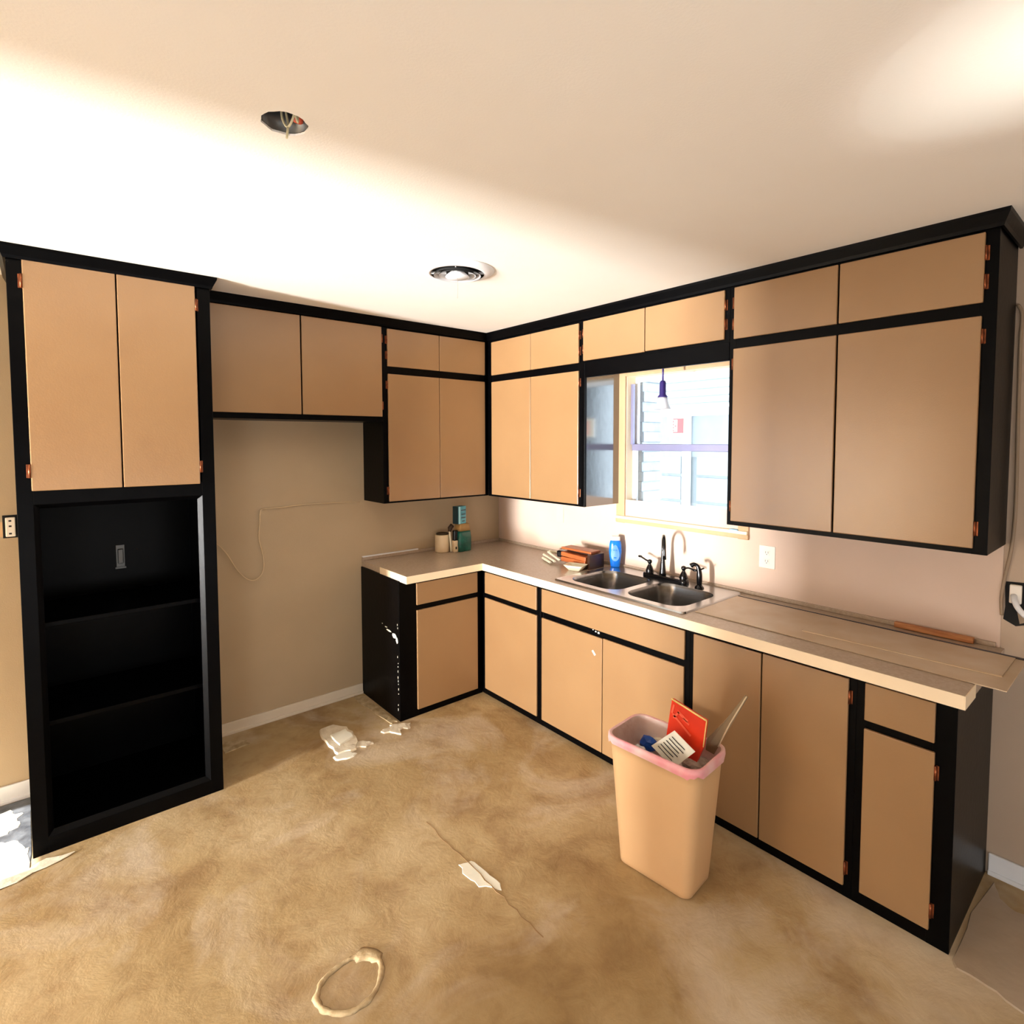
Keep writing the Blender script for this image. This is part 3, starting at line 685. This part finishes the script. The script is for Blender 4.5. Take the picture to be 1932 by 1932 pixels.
bm = BM(); quadslab(bm, [(-.3995, -2.56, CT+.006), (-.3675, -3.205, CT+.006), (-.3655, -3.205, CT+.006), (-.3975, -2.56, CT+.006)], -.0045)
bmesh.ops.recalc_face_normals(bm, faces=bm.faces[:]); link('bright_edge', bm, 'band', o)
bm = BM(); tbox(bm, (.022, .272, .024), Matrix.Translation((-.028, -2.93, CT+.0135)), .003)
tag(link('wood_strip', bm, 'wood'), 'short reddish wood strip lying on the counter against the window wall', 'wood strip')

# ================================================================== outlets, cables
ou = thing('wall_outlet', 'white duplex outlet plate on the wall right of the sink', 'outlet', (-.004, -2.217, 1.068))
link('cover_plate', box(BM(), -.009, -.0045, -2.259, -2.176, 1.068, 1.184, .002), 'outlet', ou)
for z in (1.104, 1.148):
    r = link('receptacle', box(BM(), -.011, -.009, -2.232, -2.202, z-.013, z+.013, .001), 'outlet', ou)
    bm = BM(); box(bm, -.0114, -.011, -2.225, -2.223, z-.003, z+.008); box(bm, -.0114, -.011, -2.212, -2.21, z-.003, z+.008); box(bm, -.0114, -.011, -2.219, -2.215, z-.01, z-.006); link('slots', bm, 'slot', r)
tag(link('blank_plate', box(BM(), -.0075, -.0045, -.745, -.675, 1.14, 1.25, .001), 'wallB'), 'painted-over blank plate on the bright wall left of the window', 'wall plate')
# open box with a plug at the right end
ob = thing('open_outlet', 'open outlet box with a white plug in a ragged hole at the right frame edge', 'outlet', (-.002, -3.18, 1.02))
bm = BM(); quadslab(bm, [(-.0015, -3.148, 1.178), (-.0015, -3.21, 1.182), (-.0015, -3.21, 1.02), (-.0015, -3.185, 1.01), (-.0015, -3.147, 1.03), (-.0015, -3.152, 1.08)], .0012)
link('ragged_hole', bm, 'dark', ob)
link('receptacle', box(BM(), -.02, -.003, -3.2, -3.164, 1.1, 1.172, .004), 'outlet', ob)
bm = BM(); tube(bm, smooth_path([(-.02, -3.178, 1.13), (-.045, -3.185, 1.115), (-.06, -3.2, 1.09), (-.06, -3.23, 1.06), (-.05, -3.28, 1.03)], 4), .01, 10, None); link('plug', bm, 'white', ob)
link('wall_chunk', quadslab(BM(), [(-.0035, -3.186, 1.075), (-.0035, -3.21, 1.075), (-.0035, -3.21, 1.03), (-.0035, -3.196, 1.022)], .004), 'browncable', ob)
cb = [(-.012, -3.152, 2.23), (-.014, -3.166, 2.19), (-.012, -3.164, 2.08), (-.012, -3.167, 1.784), (-.012, -3.171, 1.482), (-.012, -3.165, 1.319), (-.01, -3.148, 1.192), (-.01, -3.141, 1.108), (-.01, -3.144, 1.046)]
tag(link('wall_cable', tube(BM(), smooth_path(cb, 5), .006, 8), 'browncable'), 'beige cable hanging down the wall at the right end of the cabinets', 'cable')
# left open outlet box beside the pantry
ob = thing('open_outlet', 'open outlet box with a loose receptacle left of the pantry', 'outlet', (-2.945, -.002, 1.27))
link('box_opening', box(BM(), -2.972, -2.908, -.003, -.0005, 1.268, 1.376, .0005), 'dark', ob)
bm = BM(); box(bm, -2.962, -2.926, -.02, -.003, 1.275, 1.366, .004); r = link('receptacle', bm, 'outlet', ob)
for z in (1.29, 1.325, 1.35): link('slot', box(BM(), -2.95, -2.94, -.0206, -.02, z-.004, z+.004), 'slot', r)
link('bare_plaster', box(BM(), -3.02, -2.972, -.002, -.0005, 1.275, 1.345), 'trash', ob)
# thin cord on the alcove wall
pts = [(-2.09, 1.14), (-2.068, 1.13), (-2.023, 1.069), (-1.974, .974), (-1.926, .913), (-1.883, .893), (-1.843, .916), (-1.824, .968), (-1.828, 1.043), (-1.847, 1.142), (-1.84, 1.24), (-1.835, 1.29), (-1.82, 1.314), (-1.711, 1.317), (-1.549, 1.324), (-1.341, 1.32), (-1.2, 1.314)]
tag(link('phone_cord', tube(BM(), smooth_path([(x, -.006-.01*(z < 1.29), z) for x, z in pts], 5), .0032, 8), 'cord'), 'thin cream cord looping down the wall inside the refrigerator alcove', 'cord')

# ================================================================== ceiling fittings
jb = thing('ceiling_junction_box', 'open electrical box with loose wires in the ceiling hole', 'electrical box', (-2.345, -2.122, H))
link('metal_box', lathe(BM(), [(.053, .0055), (.053, .09), (.0505, .09), (.0505, .0055)], (-2.345, -2.122, H), 24, closed=True), 'galv', jb)
link('box_top', lathe(BM(), [(.05, .088), (.05, .092)], (-2.345, -2.122, H), 24), 'dark', jb)
for i, P_ in enumerate(([(-2.345, -2.1, .09), (-2.35, -2.115, .02), (-2.343, -2.135, -.012), (-2.335, -2.155, .01), (-2.33, -2.14, .05)],
           [(-2.34, -2.09, .09), (-2.338, -2.12, .01), (-2.345, -2.14, -.02), (-2.35, -2.147, -.045)],
           [(-2.33, -2.13, .09), (-2.33, -2.145, .03), (-2.325, -2.152, -.002), (-2.322, -2.14, .03)])):
    link('wire', tube(BM(), smooth_path([(x, y, H+z) for x, y, z in P_], 5), .0028, 8), 'wire', jb)
bm = BM(); lathe(bm, [(.009, 0), (.013, .004), (.013, .02), (.007, .032)], (0, 0, 0), 14); bm.transform(Matrix.Translation((-2.312, -2.112, H+.018)) @ Matrix.Rotation(.7, 4, 'X')); link('wire_nut', bm, 'wirenut', jb)
vt = thing('ceiling_vent', 'round white ceiling air diffuser with concentric rings near the corner', 'vent', (-1.362, -1.418, H-.02))
vc = (-1.362, -1.418, H)
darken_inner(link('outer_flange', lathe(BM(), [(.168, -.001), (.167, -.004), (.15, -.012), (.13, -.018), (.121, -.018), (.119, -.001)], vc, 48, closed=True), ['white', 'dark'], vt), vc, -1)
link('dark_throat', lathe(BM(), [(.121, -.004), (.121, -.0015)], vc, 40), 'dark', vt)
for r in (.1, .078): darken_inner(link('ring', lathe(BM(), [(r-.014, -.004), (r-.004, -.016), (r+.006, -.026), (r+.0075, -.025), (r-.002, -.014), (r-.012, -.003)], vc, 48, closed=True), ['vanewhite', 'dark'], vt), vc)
link('centre_cone', lathe(BM(), [(.03, -.006), (.054, -.03), (.05, -.033), (.004, -.036)], vc, 40), 'white', vt)
for a in (0, math.pi/2, math.pi, 3*math.pi/2):
    bm = BM(); tbox(bm, (.07, .004, .01), Matrix.Translation((vc[0], vc[1], H-.012)) @ Matrix.Rotation(a+.9, 4, 'Z') @ Matrix.Translation((.085, 0, 0)))
    link('spoke', bm, 'white', vt)
link('pull_thread', tube(BM(), [(vc[0], vc[1], H-.036), (vc[0]+.001, vc[1], H-.08), (vc[0], vc[1], H-.125)], .0008, 6), 'greyfilm', vt)

# pendant over the sink
pl = thing('pendant_lamp', 'small pendant lamp with a dark socket and frosted bell shade in front of the window', 'lamp', (-.22, -1.72, 1.915))
pc = (-.22, -1.722, 0)
link('canopy', lathe(BM(), [(.03, 2.172), (.032, 2.183), (.03, 2.1845)], pc, 20), 'socket', pl)
link('stem', tube(BM(), [(pc[0], pc[1], 2.172), (pc[0], pc[1], 2.03)], .005, 10), 'socket', pl)
link('socket', lathe(BM(), [(.012, 2.05), (.017, 2.04), (.018, 1.975), (.026, 1.966), (.028, 1.96)], pc, 20), 'socket', pl)
link('glass_shade', lathe(BM(), [(.024, 1.962), (.028, 1.95), (.033, 1.925), (.046, 1.895), (.044, 1.895), (.031, 1.925), (.026, 1.95), (.022, 1.96)], pc, 28, closed=True), 'frost', pl)

# ================================================================== wastebasket
wb = thing('wastebasket', 'almond plastic wastebasket standing on the floor before the tan cabinet doors', 'wastebasket', (-.965, -2.275, 0))
RT = math.radians(5); ZT = .515
def ring(hx, hy, r, z, cx=-.965, cy=-2.278): return [(x, y, z) for x, y in rrect(cx, cy, hx, hy, r, RT, 7)]
def bt_(t): return .098+(.124-.098)*t, .158+(.2-.158)*t
bm = BM(); R_ = [ring(.088, .148, .03, 0), ring(.097, .157, .035, .006)]
for t_ in (.05, .3, .6, .9, 1): hx, hy = bt_(t_); R_.append(ring(hx, hy, .04+.015*t_, ZT*t_))
R_ += [ring(.13, .206, .055, ZT), ring(.13, .206, .055, ZT+.012), ring(.12, .196, .05, ZT+.012), ring(.118, .194, .05, ZT-.02), ring(.092, .152, .035, .01)]
link('basket_body', loft(bm, R_), 'trash', wb)
lz = ZT+.014
def wav(hx, hy, r, z, amp, seed):
    rnd = random.Random(seed); P = ring(hx, hy, r, z); n = len(P); ph = rnd.uniform(0, 6)
    return [(p[0], p[1], p[2]+amp*math.sin(5*2*math.pi*k/n+ph)+amp*.6*math.sin(13*2*math.pi*k/n)) for k, p in enumerate(P)]
bm = BM(); loft(bm, [wav(.1315, .2075, .056, lz-.03, .006, 1), wav(.133, .209, .056, lz-.018, .002, 4), ring(.132, .208, .056, lz), ring(.126, .202, .054, lz+.003), ring(.119, .195, .05, lz)], cap0=False, cap1=False)
lb = link('bag_cuff', bm, 'pink', wb)
bm = BM(); loft(bm, [ring(.1185, .1945, .05, lz), wav(.112, .186, .05, lz-.04, .003, 2), wav(.108, .18, .045, lz-.1, .004, 3), ring(.1, .17, .04, lz-.14), ring(.06, .1, .03, lz-.15)], cap0=False, cap1=True)
link('bag_lining', bm, 'liner', wb)
# rubbish
rc = thing('red_carton', 'flattened bright red carton standing upright in the wastebasket', 'carton', (-.93, -2.34, .45))
Q = [(-.93, -2.284, .687), (-.93, -2.438, .657), (-.93, -2.425, .547), (-.925, -2.39, .46), (-.92, -2.245, .47)]
bm = BM(); quadslab(bm, Q, .012); bmesh.ops.recalc_face_normals(bm, faces=bm.faces[:]); link('card_panel', bm, 'red', rc)
bm = BM(); tube(bm, [(-.931, -2.283, .688), (-.931, -2.438, .658)], .0035, 8); tube(bm, [(-.931, -2.439, .658), (-.931, -2.426, .55)], .0022, 8); link('pale_edge', bm, 'creamedge', rc)
bm = BM()
for (y, z, L_, w_, a) in ((-2.29, .65, .04, .008, 1.3), (-2.305, .63, .04, .008, .9), (-2.335, .635, .05, .012, -.5), (-2.33, .6, .1, .009, -.62), (-2.35, .62, .03, .008, -.5)):
    tbox(bm, (.001, L_, w_), Matrix.Translation((-.9435 if False else -.9305, y, z)) @ Matrix.Rotation(-a, 4, 'X'))
bmesh.ops.translate(bm, verts=bm.verts[:], vec=(-.0005, 0, 0))
link('light_print', bm, 'redlight', rc)
pp = thing('printed_card', 'white card printed with dark lines leaning in the wastebasket in front of the red carton', 'card', (-1.0, -2.34, .46))
C4 = [Vector(p) for p in ((-.985, -2.333, .596), (-.985, -2.425, .551), (-1.005, -2.343, .456), (-1.005, -2.241, .504))]
bm = BM(); quadslab(bm, C4, .003); bmesh.ops.recalc_face_normals(bm, faces=bm.faces[:]); link('card_panel', bm, 'paper', pp)
bm = BM(); eu = C4[1]-C4[0]; ev = C4[3]-C4[0]; nn = eu.cross(ev).normalized(); nn = nn if nn.x < 0 else -nn
for k in range(6):
    s = .2+.12*k; a = C4[0]+ev*s+eu*.14+nn*.0034; b = C4[0]+ev*s+eu*(.84 if k % 2 else .76)+nn*.0034
    tube(bm, [a, a+(b-a)*.5+ev*.006, b], .0016, 6)
link('printed_lines', bm, 'ink', pp)
def crumple(name, c, s, m, seed, lab, cat, rot=0, amp=.25, sub=3):
    rnd = random.Random(seed); bm = BM(); bmesh.ops.create_icosphere(bm, subdivisions=sub, radius=1)
    for v in bm.verts:
        k = 1+rnd.uniform(-amp, amp); v.co = Vector((v.co.x*s[0]*k, v.co.y*s[1]*k, v.co.z*s[2]*k))
    bm.transform(Matrix.Translation(c) @ Matrix.Rotation(rot, 4, 'Z'))
    return tag(link(name, bm, m), lab, cat)
crumple('blue_wrapper', (-.915, -2.16, .447), (.025, .04, .032), 'blue', 1, 'crumpled blue wrapper in the wastebasket', 'wrapper', .3, .12, 2)
crumple('crumpled_paper', (-.87, -2.2, .445), (.03, .045, .022), 'debris', 2, 'crumpled beige paper behind the blue wrapper in the wastebasket', 'paper', .2, .22)
crumple('plastic_cup', (-1.012, -2.185, .455), (.03, .04, .026), 'clearfilm', 4, 'pale crumpled plastic at the left side of the wastebasket', 'plastic film', .1, .18)
crumple('plastic_film', (-1.03, -2.265, .442), (.028, .055, .03), 'clearfilm', 5, 'grey plastic film under the printed card in the wastebasket', 'plastic film', .1, .2)
crumple('grey_bag', (-.905, -2.385, .45), (.04, .06, .032), 'greyfilm', 6, 'dull grey plastic bag at the right side of the wastebasket', 'bag', .1, .15)
crumple('bottle_cap', (-1.02, -2.41, .462), (.014, .016, .01), 'soaplabel', 8, 'small pale blue cap at the front corner of the wastebasket', 'cap', 0, .05, 2)
st = thing('wooden_slat', 'thin grey wooden slat leaning out of the right corner of the wastebasket', 'slat', (-.85, -2.46, .42))
Q = [(-.86, -2.552, .774), (-.852, -2.56, .768), (-.85, -2.452, .548), (-.85, -2.425, .49), (-.86, -2.395, .50), (-.86, -2.40, .545), (-.862, -2.48, .655)]
bm = BM(); quadslab(bm, Q, .004); bmesh.ops.recalc_face_normals(bm, faces=bm.faces[:]); link('slat_board', bm, 'greywood', st)
link('pale_edge', tube(BM(), [(-.858, -2.557, .772), (-.853, -2.49, .64), (-.852, -2.443, .53)], .003, 8), 'palewood', st)

# ================================================================== things on the floor
def flat(name, pts, z, m, lab, cat, seed=1, amp=.01, n=3, inset=.02, zb=.0004):
    return tag(link(name, poly(BM(), rough_poly(pts, n, amp, seed), zb, z, inset), m), lab, cat)
t = thing('torn_paper', 'crumpled sheet of torn white paper on the floor in front of the alcove', 'paper', (-1.55, -.5, 0))
link('sheet', poly(BM(), rough_poly([(-1.614, -.308), (-1.532, -.304), (-1.476, -.385), (-1.484, -.499), (-1.5, -.6), (-1.54, -.655), (-1.64, -.64), (-1.646, -.524), (-1.643, -.416)], 3, .01, 3), .0005, .012, .06), 'debris', t)
link('folded_flap', poly(BM(), rough_poly([(-1.60, -.43), (-1.50, -.42), (-1.5, -.53), (-1.6, -.57)], 3, .006, 4), .0125, .02, .06), 'paper', t)
link('torn_corner', poly(BM(), rough_poly([(-1.67, -.643), (-1.59, -.64), (-1.55, -.69), (-1.6, -.71), (-1.66, -.69)], 3, .007, 5), .0005, .008, .1), 'paper', t)
flat('torn_paper', [(-1.5, -.585), (-1.44, -.63), (-1.438, -.659), (-1.487, -.665), (-1.53, -.63)], .008, 'debris', 'small torn scrap beside the large torn paper on the floor', 'paper', 6)
flat('broken_tile_edge', [(-1.268, -.018), (-1.216, -.06), (-1.212, -.305), (-1.213, -.519), (-1.256, -.517), (-1.275, -.317), (-1.285, -.173)], .006, 'dusttile', 'ragged strip of broken tile along the black cabinet end panel', 'tile', 7)
flat('broken_tile_piece', [(-1.349, -.567), (-1.28, -.56), (-1.273, -.534), (-1.2, -.565), (-1.163, -.595), (-1.19, -.64), (-1.24, -.62), (-1.271, -.673), (-1.302, -.622)], .009, 'debris', 'small splintered white fragment at the front corner of the black end panel', 'fragment', 8)
flat('tile_scrap', [(-2.12, -.06), (-1.977, -.145), (-1.978, -.2), (-2.105, -.216)], .004, 'dusttile', 'dusty flat scrap on the floor at the left of the alcove', 'scrap', 9)
flat('white_paint_spot', [(-1.588, -1.729), (-1.538, -1.744), (-1.528, -1.798), (-1.52, -1.892), (-1.536, -1.945), (-1.562, -1.9), (-1.593, -1.874), (-1.6, -1.795)], .003, 'paper', 'white paint spot across the floor seam in mid floor', 'paint spot', 10, .006)
bm = BM(); rnd = random.Random(12); pts = []
for i in range(22): pts.append((-1.552+rnd.uniform(-.006, .006), -1.42-.037*i))
loft(bm, [[(p[0]-hw, p[1], .0004), (p[0]+hw, p[1], .0004), (p[0]+hw, p[1], zz), (p[0]-hw, p[1], zz)] for p, hw, zz in [(p, rnd.uniform(.0012, .003), .0042 if -1.96 < p[1] < -1.72 else .0012) for p in pts]], smooth=False)
o = link('trim_4', bm, 'crack'); o['kind'] = 'structure'
# glue ring
RP = [(-2.235, -1.897), (-2.205, -1.862), (-2.17, -1.845), (-2.11, -1.838), (-2.059, -1.85), (-2.03, -1.884), (-2.03, -1.93), (-2.06, -1.975), (-2.105, -2.005), (-2.16, -2.008), (-2.2, -1.985), (-2.23, -1.945)]
cx = sum(p[0] for p in RP)/12; cy = sum(p[1] for p in RP)/12
bm = BM(); P_ = smooth_path([(p[0], p[1], 0) for p in RP+[RP[0]]], 4)[:-1]; rr = []; rnd = random.Random(2)
for p in P_:
    d = Vector((p[0]-cx, p[1]-cy, 0)).normalized(); wd = .007+rnd.uniform(0, .006)+(.016 if (p[0] > -2.07 and p[1] > -1.9) else 0)
    rr.append([tuple(p-d*wd), tuple(p-d*wd*.3+Vector((0, 0, .007))), tuple(p+d*wd*.4+Vector((0, 0, .006))), tuple(p+d*wd)])
V = [[bm.verts.new((q[0], q[1], max(q[2], .0008))) for q in r] for r in rr]; n = len(V)
for i in range(n):
    for j in range(3): bm.faces.new((V[i][j], V[(i+1) % n][j], V[(i+1) % n][j+1], V[i][j+1])).smooth = True
    bm.faces.new((V[i][3], V[(i+1) % n][3], V[(i+1) % n][0], V[i][0]))
bmesh.ops.recalc_face_normals(bm, faces=bm.faces[:])
tag(link('glue_ring', bm, 'ringlight'), 'raised pale ring of dried glue on the floor in the foreground', 'glue ring')
flat('vinyl_remnant', [(-.05, -3.16), (-.133, -3.19), (-.168, -3.24), (-.14, -3.36), (-.2, -3.6), (-.66, -3.6), (-.636, -3.327), (-.612, -3.259), (-.606, -3.19), (-.609, -3.156), (-.578, -3.14), (-.3, -3.135)], .004, 'vinylremnant', 'pale sheet of old vinyl flooring right of the end cabinet', 'flooring', 11, .006)
flat('slate_tile', [(-3.3, -.02), (-2.912, -.02), (-2.908, -.5), (-2.912, -.585), (-3.3, -.585)], .004, 'slate', 'dark slate floor tile smeared with white left of the pantry', 'tile', 12, .003)
t = flat('thinset_smear', [(-3.3, -.12), (-3.03, -.10), (-2.987, -.092), (-2.975, -.14), (-2.94, -.165), (-2.96, -.22), (-2.955, -.27), (-2.99, -.3), (-3.3, -.34)], .0065, 'thinset', 'upper white mortar smear on the dark slate tile', 'mortar', 13, .012, zb=.0042)
flat('thinset_smear', [(-3.3, -.40), (-3.01, -.35), (-2.955, -.385), (-2.93, -.46), (-2.918, -.47), (-2.915, -.63), (-2.86, -.60), (-2.77, -.625), (-2.86, -.66), (-3.0, -.69), (-3.3, -.76)], .0062, 'thinset', 'lower white mortar smear along the front of the dark slate tile', 'mortar', 14, .01, zb=.0042)

# ================================================================== outside the window
struct('ground', box(BM(), .5, 9, -3, 7, -.4, -.3), 'grass')
nb = thing('neighbour_house', 'pale blue neighbouring house with a covered porch seen through the window', 'building', (4, 1, -.3))
bm = BM(); box(bm, 4.0, 4.2, -2.5, 4.5, -.3, 1.75); link('lower_wall', bm, 'brickpale', nb)
bm = BM(); box(bm, 3.98, 4.0, -2.5, 4.5, 1.5, 2.12); link('upper_siding', bm, 'sidingdark', nb)
bm = BM(); box(bm, 3.93, 3.98, -2.5, 4.5, 2.06, 2.16); link('eave_board', bm, 'extwhite', nb)
bm = BM(); quadslab(bm, [(3.95, -2.5, 2.2), (3.95, 4.5, 2.2), (.9, 4.5, 2.75), (.9, -2.5, 2.75)], .03); link('porch_ceiling', bm, 'extwhite', nb)
bm = BM()
for k in range(9):
    x = 3.7-.32*k; z = 2.2+(3.95-x)/3.05*.55-.034; tube(bm, [(x, -2.5, z), (x, 4.5, z)], .008, 6)
link('ceiling_seams', bm, 'seam', nb)
bm = BM(); box(bm, 3.9, 3.97, .76, .86, -.3, 2.06); box(bm, 3.9, 3.97, -.9, -.8, -.3, 2.06); link('post', bm, 'extwhite', nb)
bm = BM()
for y0, y1 in ((.93, 1.55), (1.62, 2.4), (.1, .68)):
    for z0, z1 in ((.9, 1.22), (1.26, 1.5), (.5, .86)): box(bm, 3.98, 4.0, y0, y1, z0, z1, .003)
link('wall_panel', bm, 'siding', nb)
bw = thing('brick_pier', 'pale jagged brick edge just outside the left side of the window', 'brick pier', (.3, -1.1, 1.0))
bm = BM()
for k in range(22): box(bm, .16, .36, -1.30-(.012 if k % 2 else 0), -1.05, 1.0+.065*k, 1.0+.065*k+.065, .003)
link('brick_courses', bm, 'brick', bw)

print('OBJECTS', len(bpy.data.objects))
